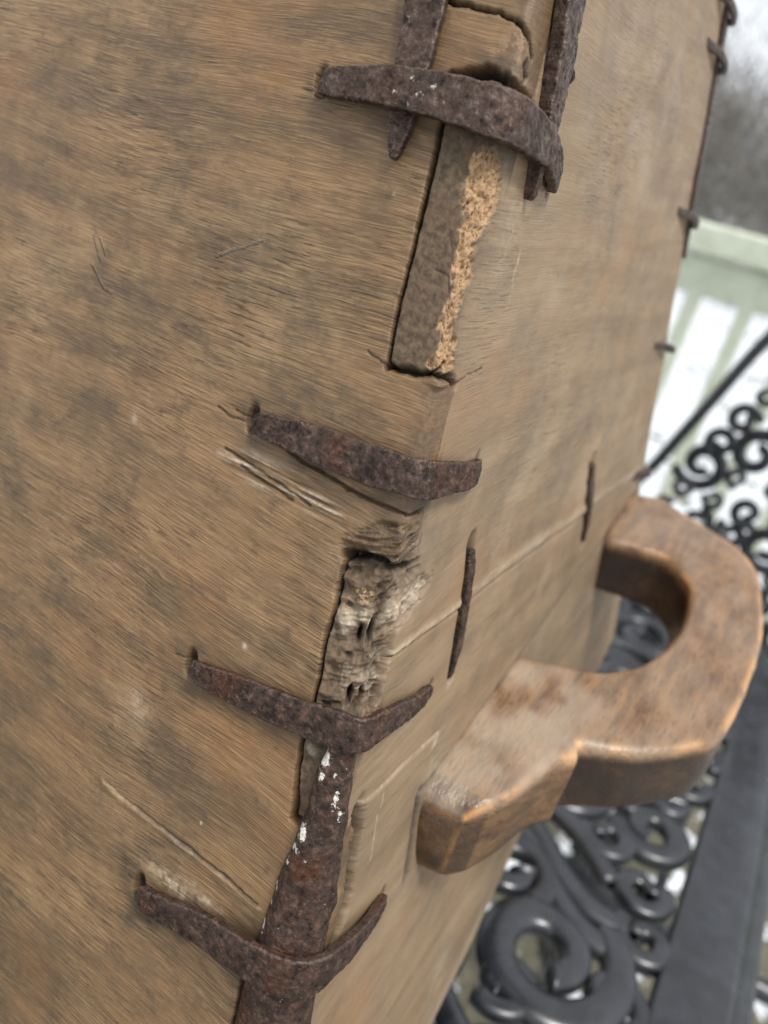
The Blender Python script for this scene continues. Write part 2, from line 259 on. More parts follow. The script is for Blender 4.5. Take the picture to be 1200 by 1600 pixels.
def chest_fields(u, z):
    h = .35*fbm(u/38, z/30, 3, 3)+.05*fbm(u/6, z/1.0, 9, 3)*(u < 3); n = u.shape
    mr = np.zeros(n); mg = np.zeros(n); mb = np.zeros(n); ma = np.zeros(n)
    def near(P, pad): P = np.array(P); return (u > P[:, 0].min()-pad) & (u < P[:, 0].max()+pad) & (z > P[:, 1].min()-pad) & (z < P[:, 1].max()+pad)
    radd = 5.5*np.exp(-((z-52)/24)**4)+7.5*np.exp(-((z+45)/19)**6); wob = .35*fbm(u/2.2, z/2.2, 21, 3); wob2 = .35*fbm(u/2.2+50, z/2.2, 22, 3)
    def groove(P, w, depth, dark=1., dw=1.3, wv=1.):
        nonlocal h, mb
        k = near(P, 8); d, _ = segdist(u[k]+wob[k]*wv, z[k]+wob2[k]*wv, P); h[k] -= depth*np.exp(-(d/w)**2); mb[k] = np.maximum(mb[k], dark*np.exp(-(d/(w*dw))**2))
    # side-board fingers show weathered end grain on the front
    S1 = inpoly(u, z, gapA+gapAb[1:]+[(9.5, 92)]+gapC[::-1]); S2 = inpoly(u, z, gapB[::-1]+gapBt[1:]+[(6, -92)]); S4 = (u > -16.6) & (u < 4) & (z < -143)
    f1 = S1 & (u < 12); mg = np.where(f1, sstep(9, -1, u)*.95, mg); h = np.where(f1, h-.3-.9*sstep(-13, 2, u)*sstep(9, 1, u), h)
    mg = np.where(S2, .9*sstep(12, 0, u), mg); h = np.where(S2, h-.6, h)
    t3 = soft(u, z, [(-16, -66), (-8, -66), (-9, -93), (-13.6, -95.5)], 1.2); h -= 1.8*t3; mg = np.maximum(mg, t3*.95)
    # front-board fingers: worn, greyed arris and end grain round the corner
    for z0, z1, uu in ((24, -22, 9.3), (205, 94, 15), (-94, -142, 18)):
        k = (z < z0) & (z > z1) & (u > -9) & (u < uu); a = sstep(-9, -3, u)*sstep(uu, uu-1, u); mg = np.where(k, np.maximum(mg, .55*a*sstep(-.4, .5, fbm(u/9, z/9, 61, 3)+.3)), mg)
    k = (np.abs(u) < 9) & (z < 24) & (z > -12); h = np.where(k, h-1.1*(1-np.abs(u)/9)**1.5, h)
    k = (np.abs(u) < 5) & (z > 97); h = np.where(k, h-.6*(1-np.abs(u)/5)**1.5, h)
    pk = soft(u, z, [(-9, 100), (5, 97), (8, 104), (3, 107), (-5, 107)], 4); mr = np.maximum(mr, .22*pk*(fbm(u/2, z/2, 47, 3) > -.1))
    # crumbled, worm-eaten arris
    jx = 1.1*fbm(u/1.3, z/1.6, 121, 3); jz = 1.1*fbm(u/1.3+40, z/1.6, 122, 3); s = soft(u+wob*2.4+jx, z+wob2*2.4+jz, crumb, 1.0); rough = fbm(u/1.7, z/1.7, 33, 4); h -= s*(.9+.85*rough+.5*np.maximum(0, fbm(u/.8+9, z/.8, 35, 2))); mr = np.maximum(mr, s); mg *= 1-s
    # gouged finger
    s = soft(u+wob*2.4, z+wob2*2.4, dam, 2.0); lay = fbm(u/13+z/60, (z-.22*u+1.5*np.sin(u/5))/1.35, 40, 4); ter = fbm(u/6, z/5, 44, 3); corner = np.exp(-(u/8)**2)
    rid = 1-np.abs(fbm(u/16+3, (z-.30*u+1.8*np.sin(u/5+z/7))/3.8, 140, 4)); fine = fbm(u/8, (z-.28*u)/.75, 144, 3)
    h -= s*(1.5+1.2*corner-1.5*(rid-.7)+.30*lay+1.7*ter+.42*fine); cav = np.clip(-.2+.9*ter+.8*(.72-rid)+.25*fine, 0, 1)
    mg = np.maximum(mg, s*.8*np.clip(.7+.3*lay, 0, 1)); mb = np.maximum(mb, s*.55*cav)
    band = np.exp(-((z+36.5-.25*u)/3.6)**2); ma = np.maximum(ma, s*band*.72*np.clip(.75-ter+.4*fine, 0, 1)); ma = np.maximum(ma, s*np.exp(-((z+55.5)/4.5)**2)*.55*np.clip(.5+lay, 0, 1)*(u > -9))
    o1 = np.exp(-(((u+7.2)/3.4)**2+((z+31.6)/1.9)**2))+.6*np.exp(-(((u+12)/2.4)**2+((z+36)/2.4)**2)); mr = np.maximum(mr, s*np.clip(o1*1.5-.2, 0, .9)*(fbm(u/1.1, z/.8, 51, 2) > -.25))
    for a, b, ra, rb, dp in ((-.8, -40.0, 1.6, 2.8, 4.5), (-5.8, -41.6, .9, 2.0, 4), (-4.0, -57.5, 1.2, 2.4, 5.0), (2.2, -57.4, 1.3, 1.9, 5.0), (-8, -47.5, 1.8, .8, 1.8)):
        g = np.exp(-(((u-a)/ra)**2+((z-b)/rb)**2)**1.6); h -= dp*g; mb = np.maximum(mb, np.clip(g*1.4-.25, 0, 1))
    g = np.exp(-(((u+12.4)/2.6)**2+((z+75)/2.4)**2)**1.5); h += 2.6*g+.5*g*fbm(u/1.2, z/1.2, 59, 3); ma = np.maximum(ma, .5*g)
    # frayed torn fibres at the end of the front finger
    s = soft(u+wob*2, z+wob2*2, fray, 2.2); h -= s*(.9+1.3*fbm(u/9+5, (z-.3*u)/.8, 70, 3)); mg = np.maximum(mg, s*.6); mb = np.maximum(mb, s*.45*np.clip(fbm(u/3, z/1.2, 73, 3)+.4, 0, 1))
    # lifted splinters below the second staple
    spl = [(-64, -15.5), (-51, -10.6), (-34, -11.2), (-20, -14.5), (-18, -17.5), (-33, -18.3), (-50, -18.6)]
    s = soft(u, z, spl, 3); q = fbm(u/26, (z-.02*u)/1.0, 77, 3); h += s*(.55*q); ma = np.maximum(ma, s*.75*sstep(.15, .6, q)); mb = np.maximum(mb, s*.75*sstep(-.2, -.65, q))
    for P in ([(-62, -13.2), (-50, -14.3), (-40, -15.2), (-30, -16.6)], [(-55, -15.8), (-44, -16.6), (-36, -17.6)]): groove(P, .35, .9, .9, 1.2, .6)
    # open joints and cracks
    groove(gapA, .40, 4.5, 1., 1.3, .45); groove([(-17.2, 84), (-16.9, 70), (-17, 58)], .55, 4, 1., 1.3, .4); groove(gapAb, .75, 4.5); groove(gapB, .36, 3.5, .95, 1.3, .5); groove(gapBt, 1.0, 5.5); groove([(-16, -23.8), (-11.5, -22.6)], 1.3, 2.5)
    groove(gapC, .9, 4.5); groove([(-17, 93), (-9, 96)], 1.2, 3); groove(gapD, .5, 3, .8); groove(jag, 1.9, 5.5, .75, 1.1, 1.2); groove(gapE, .6, 3); groove(gapF, .6, 3.5)
    groove(edge1, .3, .35, .35); groove(edge0, .5, 1.2, .6); groove([(9.5, 23.5), (15, 25.2), (24, 26.2)], .3, .6, .5)
    groove([(-23, 25.8), (-19, 24.8), (-16.6, 24.1)], .3, .7, .8)
    groove([(-4.5, 26.4), (-1, 28.2), (1.2, 30)], .35, 2, .9); groove([(-9, 50), (-5, 49.6), (-3.5, 46)], .25, .5, .7, 1.2, .5); groove([(-7.5, 58.5), (-5.2, 53)], .2, .3, .5)
    groove(crack2, .38, 1.6, .95, 1.2, .8); groove(topcrack, .45, 3.5, .95); groove([(4, 100), (6, 97), (5.6, 95)], .8, 3, .9)
    for P in ([(-61.6, 82.2), (-58, 82.4), (-54, 81.4)], [(-58.5, 86.6), (-55.2, 85.9)], [(-68, -3.6), (-63, -4.6), (-58, -4.2), (-53.3, -4.6)], [(-61, -2.2), (-55, -2.6)], [(-64, -73.6), (-60, -73.0), (-56.4, -72.2)], [(-64, -142), (-59, -142.4)],
              [(-29, 104), (-24, 106)], [(-31, 88), (-27.5, 87.4)]): groove(P, .24, .8, .7, 1.2, .5)
    for P in ([(-129.7, 26.8), (-126.1, 21.7), (-124.2, 20)], [(-127.8, 18.4), (-121.3, 13.2), (-117.5, 12.8)], [(-126.6, 26.6), (-123, 22.6)], [(-79.3, 33.9), (-75, 36.4), (-71.4, 38.1), (-64.2, 42.1)]):
        groove(P, .30, .6, .5, 1.1, .35); k = near(P, 6); d, sd = segdist(u[k]-.3, z[k]-.6, P); ma[k] = np.maximum(ma[k], .30*np.exp(-(d/.40)**2))
    # long lifted shake on the front board
    k = near(bigscr, 8); d, sd = segdist(u[k], z[k]+.8*wob2[k], bigscr); h[k] += .35*np.exp(-((d-.9)/1.2)**2)*(sd < 0)-.9*np.exp(-(d/.35)**2); wr_ = sstep(-85, -25, u[k]); ma[k] = np.maximum(ma[k], (.16+.22*wr_)*np.exp(-((d-.5-.3*wr_)/(.30+.5*wr_))**2)*(sd < 0)*np.clip(.7+.8*fbm(u[k]/5, z[k]/1.5, 67, 3), 0, 1)); mb[k] = np.maximum(mb[k], .9*np.exp(-(d/.42)**2)*sstep(-70, -45, u[k]))
    # step between the side planks, and the split lower down
    k = near(seam1, 10); d, sd = segdist(u[k], z[k]+.6*wob2[k], seam1); sc_ = np.clip(u[k]/100, 0, 1); wd = .7+1.6*sc_
    h[k] += .7*np.exp(-(d/wd)**2)-.8*np.exp(-((d-wd*1.3)/.6)**2)*(sd < 0); ma[k] = np.maximum(ma[k], (.55-.25*sc_)*np.exp(-(d/wd)**2)*np.clip(.75+.7*fbm(u[k]/9, z[k]/2, 66, 3), 0, 1)); mb[k] = np.maximum(mb[k], .4*np.exp(-((d-wd*1.3)/.6)**2)*(sd < 0))
    k = near(step, 6) & (u > 13); d, sd = segdist(u[k], z[k], step); h[k] += .8*sstep(0, .8, d)*(sd < 0)*np.exp(-(d/30)**2); ma[k] = np.maximum(ma[k], .35*np.exp(-(d/.4)**2)*np.clip(.7+.8*fbm(u[k]/5, z[k], 68, 2), 0, 1))
    for P in ([(.4, -37.2), (10.2, -36.3), (20, -36)], [(28, -96), (33, -120)], ): k = near(P, 4); d, sd = segdist(u[k], z[k], P); ma[k] = np.maximum(ma[k], .5*np.exp(-(d/.35)**2)); h[k] -= .25*np.exp(-(d/.4)**2)
    # mortices that take the iron
    for q in ST.values():
        a, b = q[0][:2]; g = np.exp(-(((u-a+1.2)/2.0)**2+((z-b-.6)/3.8)**2)**2); g = g*(u < -40); h -= 3.5*g; mb = np.maximum(mb, g)
        a, b = q[-1][:2]; g = np.exp(-(((u-a)/1.8)**2+((z-b)/(q[-1][2]*.55))**2)**2)*(u > 20); h -= 2*g; mb = np.maximum(mb, .8*g)
    groove([(64, -116.5), (110, -111), (152, -104), (235, -90), (330, -74)], 1.1, 2.2, .9, 1.5, .6); groove([(62.5, -116), (66, -130), (70, -150)], 1.6, 2.2, .9, 1.5, .6)
    for P, w in ((slot1, 2.6), (slot2, 3.4)): k = near(P, 10); d, _ = segdist(u[k], z[k], P); g = np.exp(-(d/w)**4); h[k] -= 3.2*g; mb[k] = np.maximum(mb[k], .75*g)
    # iron stain that bled into the wood beside the staples
    for i, q in ST.items():
        P = [a[:2] for a in q]; k = near(P, 22) & (u < 12); d, sd = segdist(u[k]+4*fbm(u[k]/7, z[k]/7, 81, 3), z[k]+2.4+4*fbm(u[k]/7, z[k]/7, 82, 3), P); mb[k] = np.maximum(mb[k], .6*np.exp(-(d/7.0)**2)*np.clip(.7+fbm(u[k]/9, z[k]/4, 83, 3)*.6, 0, 1))
    for a, b, ra, rb, s_ in ((-57, -1, 7, 3.4, .5), (-64, -139, 5, 6, .6), (-24.5, 76, 5, 4, .4), (-30, 62, 4, 5, .3), (-22, -42, 4, 5, .4), (-59, -72, 6, 5, .35), (-48, 3, 16, 3, .35)):
        g = np.exp(-((u-a)/ra)**2-((z-b)/rb)**2); mb = np.maximum(mb, s_*g*np.clip(.8+.7*fbm(u/4, z/3, 91, 3), 0, 1))
    # whitish bruises, dust on top of the lowest staple
    for a, b, ra, rb, s_ in ((31.6, 53, .9, 3.4, .8), (33, 46, .6, 2.2, .5), (-48, -134.5, 9, 2.2, .9), (-36, -131.5, 8, 1.8, .7), (62, -98, 2.2, 1.8, .8), (150, -250, 6, 9, .6), (-74, -94, 5, 4, .35), (-98, -17.5, 1, 1, .8), (-40.5, -60, .9, .8, .9), (-26, 64, .5, .5, .6), (20, 60, 6, 16, .2), (70, -110, 8, 10, .3)):
        g = np.exp(-((u-a)/ra)**2-((z-b)/rb)**2); ma = np.maximum(ma, s_*g*np.clip(.75+.8*fbm(u/1.6, z/1.6, 95, 3), 0, 1))
    g = np.exp(-(((u-152)/2.4)**2+((z+257)/4.5)**2)**2); h -= 4*g; mb = np.maximum(mb, g)
    sd_ = (u > 60)*np.exp(-((z+270-.3*(u-200))/9)**2); ma = np.maximum(ma, .35*sd_)
    return h, np.clip(np.stack([mr, mg, mb, ma], -1), 0, 1), radd

ucols = np.concatenate([np.linspace(-420, -135, 80)[:-1], np.arange(-135, -75, .5), np.arange(-75, 66.01, .36)]); nu0 = len(ucols); tfar = np.linspace(0, 1, 90)[1:]**1.35
zr = np.concatenate([np.linspace(212, 118, 24)[:-1], np.arange(118, -172, -.36)]); nz0 = len(zr); tb_ = np.linspace(0, 1, 60)[1:]
Z = np.repeat(np.concatenate([zr, np.full(len(tb_), zr[-1])])[:, None], nu0+len(tfar), 1); U = np.empty_like(Z); U[:, :nu0] = ucols
Zt = Z.copy(); Zt[nz0:, :nu0] = zr[-1]+(z_bot(ucols)[None]-zr[-1])*tb_[:, None]
U[:, nu0:] = 66+(u_far(Z)[:, nu0:]-66)*tfar
for _ in range(3):       # lower rows of the side follow its slanting lower edge
    Zt[nz0:, nu0:] = zr[-1]+(np.minimum(z_bot(U[nz0:, nu0:]), zr[-1]-2)-zr[-1])*tb_[:, None]; U[nz0:, nu0:] = 66+(u_far(Zt[nz0:, nu0:])-66)*tfar
Z = Zt
H, MSK, RADD = chest_fields(U, Z)
rad = 2.2+1.6*((Z < 24) & (Z > -12))+.4*(Z > 95)+RADD
P, N = wrap_pos(U, Z, rad, 7.0+20*np.clip(RADD/5, 0, 1)); V = (P+N*H[..., None])/1000
nr, nc = U.shape; Q = grid_quads(nr, nc)[:, ::-1]
uc = U.ravel()[Q].mean(1); zc = Z.ravel()[Q].mean(1)
front = (uc < 0) & ~inpoly(uc, zc, gapA+gapAb[1:]+[(9.5, 92)]+gapC[::-1]) & ~inpoly(uc, zc, gapB[::-1]+gapBt[1:]+[(6, -94)]) & ~((uc > -16.7) & (zc < -143))
front |= (uc >= 0) & (((zc < 25) & (zc > -22) & (uc < 9.3)) | ((zc > 93.5) & (uc < 14.6)) | ((zc < -95) & (zc > -142) & (uc < np.interp(-zc, [91, 110, 126, 142], [13, 18.8, 22, 18]))))
lower = ~front & (zc < np.interp(uc, [p[0] for p in seam1], [p[1] for p in seam1])-1.2)
UVV = np.stack([U.ravel()/1000, Z.ravel()/1000/math.cos(R(14))], -1); VV = V.reshape(-1, 3); MM = MSK.reshape(-1, 4)
chest = tag(empty('wooden_chest', (0, 0, TABLE_Z)), 'old tapered wooden chest with box-jointed corner stitched by rusty iron staples', 'chest')
OFF = np.array([0, 0, -TABLE_Z])
def cut(name, sel, mat):
    q = Q[sel]; ids, inv = np.unique(q.ravel(), return_inverse=True)
    return link(name, quads_mesh(name, VV[ids]+OFF, inv.reshape(-1, 4), UVV[ids], MM[ids]), mat, chest)
cut('front_board', front, M['front']); tag(cut('side_board', ~front & ~lower, M['side']), 'upper plank of the chest side with crumbled joint fingers'); cut('side_board', lower, M['side'])
# hidden boards close the box
def plank(name, pts, th, mat):
    """four corners in mm + thickness vector"""
    a = np.array(pts, float)/1000; b = a+np.array(th)/1000; v = np.vstack([a, b])+OFF
    q = [(0, 1, 2, 3), (7, 6, 5, 4), (0, 4, 5, 1), (1, 5, 6, 2), (2, 6, 7, 3), (3, 7, 4, 0)]
    uv = np.stack([v[:, 0]+v[:, 1], v[:, 2]], -1); me = quads_mesh(name, v, np.array(q), uv, np.zeros((8, 4))); return link(name, me, mat, chest, False)
def E3(u, z, off=0):
    p, n = wrap_pos(np.array([float(u)]), np.array([float(z)]), 1e-3); return (p+n*off)[0]
def far_pt(z, x=None): p = E3(u_far(z), z, -.5); return p
zl = -300
plank('back_board', [far_pt(212), far_pt(-195), far_pt(-195)+[-440, 0, 0], far_pt(212)+[-380, 0, 0]], (0, -14, 0), M['front'])
plank('side_board', [E3(-420, 212), E3(-420, -300), far_pt(-195)+[-440, 0, 0], far_pt(212)+[-380, 0, 0]], (14, 0, 0), M['side'])
plank('lid', [E3(-424, 212, 3), E3(0, 212, 4)+[4, -3, 0], far_pt(212)+[4, 4, 0], far_pt(212)+[-384, 4, 0]], (0, 0, 18), M['front'])
plank('bottom_board', [E3(-410, -292, -16), E3(-12, -292, -16)+[-14, 0, 0], far_pt(-180)+[-14, -10, 0], far_pt(-180)+[-430, -10, 0]], (0, 0, 12), M['front'])
plank('lining', [E3(-400, 205, -9), E3(-10, 205, -9)+[-4, 0, 0], E3(-10, -285, -9)+[-4, 0, 0], E3(-400, -285, -9)], (0, 4, 0), M['front'])
plank('lining', [E3(12, 205, -9), E3(u_far(205)-16, 205, -9), E3(u_far(-180)-16, -180, -9), E3(12, -285, -9)], (-4, 0, 0), M['front'])
for x in (-40, -440):
    b = far_pt(-190); link('foot', boxmesh('foot', (b[0]+x)/1000, (b[0]+x+38)/1000, (b[1]-46)/1000, (b[1]-4)/1000, 0, .165, .003), M['front'], chest, False)

# ------------------------------------------------------------------ forged iron on the chest
def bar(name, path, mat, thick=2.6, wide=9., seed=1, corner_r=3., n=260, rough=1., flk=(), bulge=.25):
    """a flat forged bar laid over the chest skin; path rows: u, z, width, lift (mm)"""
    C = catmull(path, n); u, z, w, lift = C.T
    w = w*.88*(1+.035*fbm(np.arange(n)/18., np.zeros(n)+seed, seed, 3)); lift = lift+.25*fbm(np.arange(n)/30., np.zeros(n)+seed*3.3, seed+5, 2)
    p, N_ = wrap_pos(u, z, corner_r, wide); p = p+N_*(lift+thick*.5)[:, None]
    T = np.gradient(p, axis=0); T /= np.linalg.norm(T, axis=1, keepdims=True); S = np.cross(N_, T); S /= np.linalg.norm(S, axis=1, keepdims=True); N2 = np.cross(T, S)
    m_ = 60; hw_ = float(np.median(w))/2; ca, sa = rrect(hw_, thick/2, min(.55, thick*.3), m_)
    end = np.minimum(1, np.minimum(np.arange(n), n-1-np.arange(n))/6.)**.5; end = .35+.65*end
    X = (w*.5*end)[:, None]*ca[None]; Y = thick*.5*end[:, None]*sa[None]+bulge*(1-ca[None]**2)*(sa[None] > 0)
    ii, jj = np.meshgrid(np.linspace(0, n*.4/2.2, n), np.arange(m_)*.4, indexing='ij'); per = np.abs(np.mod(jj/ (m_*.4), 1)-.5)*2*m_*.2
    d = (.22*fbm(ii*.7, per*.5, seed+11, 4)+.10*fbm(ii*3.2, per*2.2, seed+13, 3)-.25*np.maximum(0, fbm(ii*1.4, per*1.1, seed+17, 3)-.45))*rough
    # a rough edge line
    X = X+ca[None]*(.12*fbm(ii*1.6, np.sign(ca)[None]*3+0*jj, seed+19, 3))*rough
    Vb = p[:, None]+S[:, None]*X[..., None]+N2[:, None]*(Y+d*np.abs(sa)[None])[..., None]
    Vb = np.concatenate([Vb.reshape(-1, 3), p[:1], p[-1:]])/1000+OFF; q = grid_quads(n, m_, True)
    fk = np.zeros(n*m_+2)
    if flk:
        uu = np.repeat(u, m_); zz_ = np.repeat(z, m_)+np.tile(ca, n)*np.repeat(w, m_)/2
        for a_, b_, ra, rb, st in flk: fk[:-2] = np.maximum(fk[:-2], st*np.exp(-((uu-a_)/ra)**2-((zz_-b_)/rb)**2))
    me = quads_mesh(name, Vb, q, None, np.repeat(fk[:, None], 4, 1)); bm = bmesh.new(); bm.from_mesh(me); bm.verts.ensure_lookup_table(); L = n*m_
    for j in range(m_): j2 = (j+1) % m_; bm.faces.new((bm.verts[L], bm.verts[j2], bm.verts[j])); bm.faces.new((bm.verts[L+1], bm.verts[(n-1)*m_+j], bm.verts[(n-1)*m_+j2]))
    bmesh.ops.recalc_face_normals(bm, faces=bm.faces); bm.to_mesh(me); bm.free()
    return link(name, me, mat, chest)
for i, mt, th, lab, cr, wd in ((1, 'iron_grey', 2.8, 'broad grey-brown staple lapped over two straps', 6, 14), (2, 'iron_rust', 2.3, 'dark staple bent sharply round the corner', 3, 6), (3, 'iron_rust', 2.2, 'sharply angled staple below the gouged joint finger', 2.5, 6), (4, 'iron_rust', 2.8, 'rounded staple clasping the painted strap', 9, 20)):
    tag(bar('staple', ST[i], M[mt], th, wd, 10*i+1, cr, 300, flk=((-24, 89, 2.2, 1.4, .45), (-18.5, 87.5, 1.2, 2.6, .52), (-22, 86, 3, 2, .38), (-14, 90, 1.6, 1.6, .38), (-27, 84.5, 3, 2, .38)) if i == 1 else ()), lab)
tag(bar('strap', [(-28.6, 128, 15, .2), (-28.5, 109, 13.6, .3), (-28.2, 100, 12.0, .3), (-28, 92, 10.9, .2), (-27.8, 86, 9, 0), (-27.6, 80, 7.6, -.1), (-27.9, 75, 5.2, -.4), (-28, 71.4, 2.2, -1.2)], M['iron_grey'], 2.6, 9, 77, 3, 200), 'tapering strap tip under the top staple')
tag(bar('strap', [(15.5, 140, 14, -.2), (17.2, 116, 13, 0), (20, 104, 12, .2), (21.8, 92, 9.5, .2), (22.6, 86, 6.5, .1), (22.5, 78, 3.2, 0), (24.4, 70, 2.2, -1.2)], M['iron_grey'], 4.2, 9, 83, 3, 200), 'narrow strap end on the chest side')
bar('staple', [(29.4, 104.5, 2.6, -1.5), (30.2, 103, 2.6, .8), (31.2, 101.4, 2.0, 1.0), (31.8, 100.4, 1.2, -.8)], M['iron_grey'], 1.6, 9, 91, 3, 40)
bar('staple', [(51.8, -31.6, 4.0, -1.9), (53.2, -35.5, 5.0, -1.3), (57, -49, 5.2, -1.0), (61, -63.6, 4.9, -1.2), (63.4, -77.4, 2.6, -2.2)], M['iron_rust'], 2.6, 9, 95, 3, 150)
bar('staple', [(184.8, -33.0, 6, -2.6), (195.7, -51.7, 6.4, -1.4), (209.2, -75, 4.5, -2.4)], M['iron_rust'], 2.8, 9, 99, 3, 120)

def corner_strap():
    zz = np.arange(-63, -300, -.5); n = len(zz)
    ul = np.interp(-zz, [63, 70, 80, 93, 111, 126, 134, 144, 157, 200, 300], [-6.5, -7.4, -8.8, -10.7, -13.3, -15.4, -16, -16.8, -16.3, -16.5, -17]); ur = np.interp(-zz, [63, 70, 88, 106, 128, 134, 154, 162, 300], [2.0, 2.4, 5.6, 7.6, 10.4, 10.8, 13.5, 13.8, 14])
    ul += .5*fbm(zz/7, zz*0, 5, 3); ur += .5*fbm(zz/7, zz*0, 6, 3); m_ = 90; t = np.linspace(0, 1, m_); UU = ul[:, None]+(ur-ul)[:, None]*t; ZZ = np.repeat(zz[:, None], m_, 1)
    p, N_ = wrap_pos(UU, ZZ, 11, 12); bumpy = .28*fbm(UU/3.2, ZZ/3.6, 12, 4)+.12*fbm(UU/.9, ZZ/.9, 14, 2)-.35*np.maximum(0, fbm(UU/2.4, ZZ/2.4, 15, 3)-.4)
    prof = 1-(np.abs(2*t-1))**5; lift = (3.6+.5*sstep(-70, -110, ZZ))*prof+(-.6)*(1-prof)+bumpy; lift -= 2.8*sstep(-67, -63, ZZ)
    lift += .9*np.exp(-((UU-ur[:, None]+2)/3)**2-((ZZ+113)/3.5)**2)
    Vt = (p+N_*lift[..., None])/1000+OFF; fk = np.zeros(UU.shape)
    for a_, b_, ra, rb, st in ((-6.6, -73.6, 1.8, 3.2, .95), (-6.4, -78, 1.2, 2.0, .7), (-7.9, -94.5, 1.5, 2.8, .95), (-9.6, -99.6, 1.8, 1.5, .8), (-1.2, -82.5, 1.2, 3.0, .8), (.4, -87, .9, 2, .7), (7.2, -98.5, 1.0, 3.6, .85), (8.5, -95, .8, 2, .7), (-14, -125.1, 1.6, 2.4, .95), (-12.4, -112.6, .9, 1.2, .8), (12, -128, 2.5, 3, .7), (-9.6, -88, .5, 1.0, .7), (2, -112, 1.2, .5, .6), (-4, -150, .8, 1, .6), (-3, -77, .6, .8, .7), (-10.5, -104, .7, 1, .7), (-13, -118, .7, .9, .7), (3, -91, .5, .8, .7), (-5, -101, .5, .5, .7), (-8, -121, .6, .6, .7), (0, -73, .6, .6, .6), (-11, -108, .4, .4, .7)): fk = np.maximum(fk, st*np.exp(-((UU-a_)/ra/.95)**2-((ZZ-b_)/rb/1.0)**2))
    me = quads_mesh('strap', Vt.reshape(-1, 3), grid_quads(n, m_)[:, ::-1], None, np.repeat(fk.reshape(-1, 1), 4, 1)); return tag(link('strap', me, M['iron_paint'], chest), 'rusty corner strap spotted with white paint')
corner_strap()
# staples round the far corner of the side, seen edge-on
def far_staple(z, hw, out_=4.):
    e = far_pt(z)/1000+OFF; d = np.array([.0, -.5, 0]); pts = [(-.001, -.030, .004), (.003, -.012, .003), (.0045, 0.001, 0), (.001, .006, -.001), (-.02, .008, -.004)]
    C = catmull(np.array(pts)*[1, 1, 1], 40)+e+np.array([0, 0, 0]); T = np.gradient(C, axis=0); T /= np.linalg.norm(T, axis=1, keepdims=True); S = np.tile([0, 0, 1.], (40, 1)); N2 = np.cross(T, S)
    a = np.linspace(0, 2*math.pi, 14, endpoint=False); ca, sa = np.sign(np.cos(a))*np.abs(np.cos(a))**.4, np.sign(np.sin(a))*np.abs(np.sin(a))**.4
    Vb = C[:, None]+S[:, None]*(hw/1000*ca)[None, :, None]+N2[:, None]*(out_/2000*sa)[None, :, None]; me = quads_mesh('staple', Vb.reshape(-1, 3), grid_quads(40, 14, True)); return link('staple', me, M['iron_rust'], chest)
for z, hw in ((158, 5), (139, 5), (72, 6), (8, 5), (-66, 7)): far_staple(z, hw*.34, 2.2)

def far_strap():
    zz = np.linspace(185, 55, 60); n = len(zz); E_ = np.array([far_pt(a) for a in zz]); w = np.interp(zz, [55, 75, 185], [1.5, 5, 7]); V_ = []
    for e, ww in zip(E_, w): V_.append([e+[.6, -ww, 0], e+[2.0, -ww*.8, 0], e+[2.4, 1.0, 0], e+[1.2, 2.2, 0], e+[-7, 2.6, 0], e+[-7, .4, 0]])
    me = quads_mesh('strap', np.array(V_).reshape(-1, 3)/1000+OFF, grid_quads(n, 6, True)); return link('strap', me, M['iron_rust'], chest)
far_strap()
# ------------------------------------------------------------------ handle
def handle_mat():
    k = NM('handled_oak'); v = k.coord('Object'); gv = k.scale(v, (220, 26, 220)); g = k.noise(gv, 1, 4, .6); b = k.noise(k.scale(v, (1.6, .6, 1.6)), 34, 5, .55); f = k.noise(k.scale(v, (900, 110, 900)), 1, 3)
    at = k.n('ShaderNodeAttribute', attribute_name='msk'); wear, grime_shade, dust = k.n2('ShaderNodeSeparateColor', at.outputs['Color'])[:3]
    c = k.mix(k.ramp(g, .32, .68), (.240, .130, .056), (.112, .056, .025)); c = k.mix(k.math('MULTIPLY', k.ramp(b, .45, .7), .6), c, (.262, .150, .075)); c = k.mix(k.math('MULTIPLY', k.ramp(f, .46, .34), .65), c, (.05, .026, .013))
    gr = k.math('MULTIPLY', grime_shade, k.ramp(b, .25, .6, .75, 1.)); c = k.mix(gr, c, (.026, .015, .010))  # hand dirt plus shade painted into the colour of the darker faces
    wr = k.math('MULTIPLY', wear, k.ramp(k.noise(v, 75, 4, .65), .32, .52)); c = k.mix(wr, c, (.60, .290, .085)); c = k.mix(dust, c, (.40, .330, .245))
    return k.out(c, k.ramp(b, .3, .7, .25, .42), k.bump(k.math('ADD', g, f), .0006, .6), .55)
M['handle'] = handle_mat()
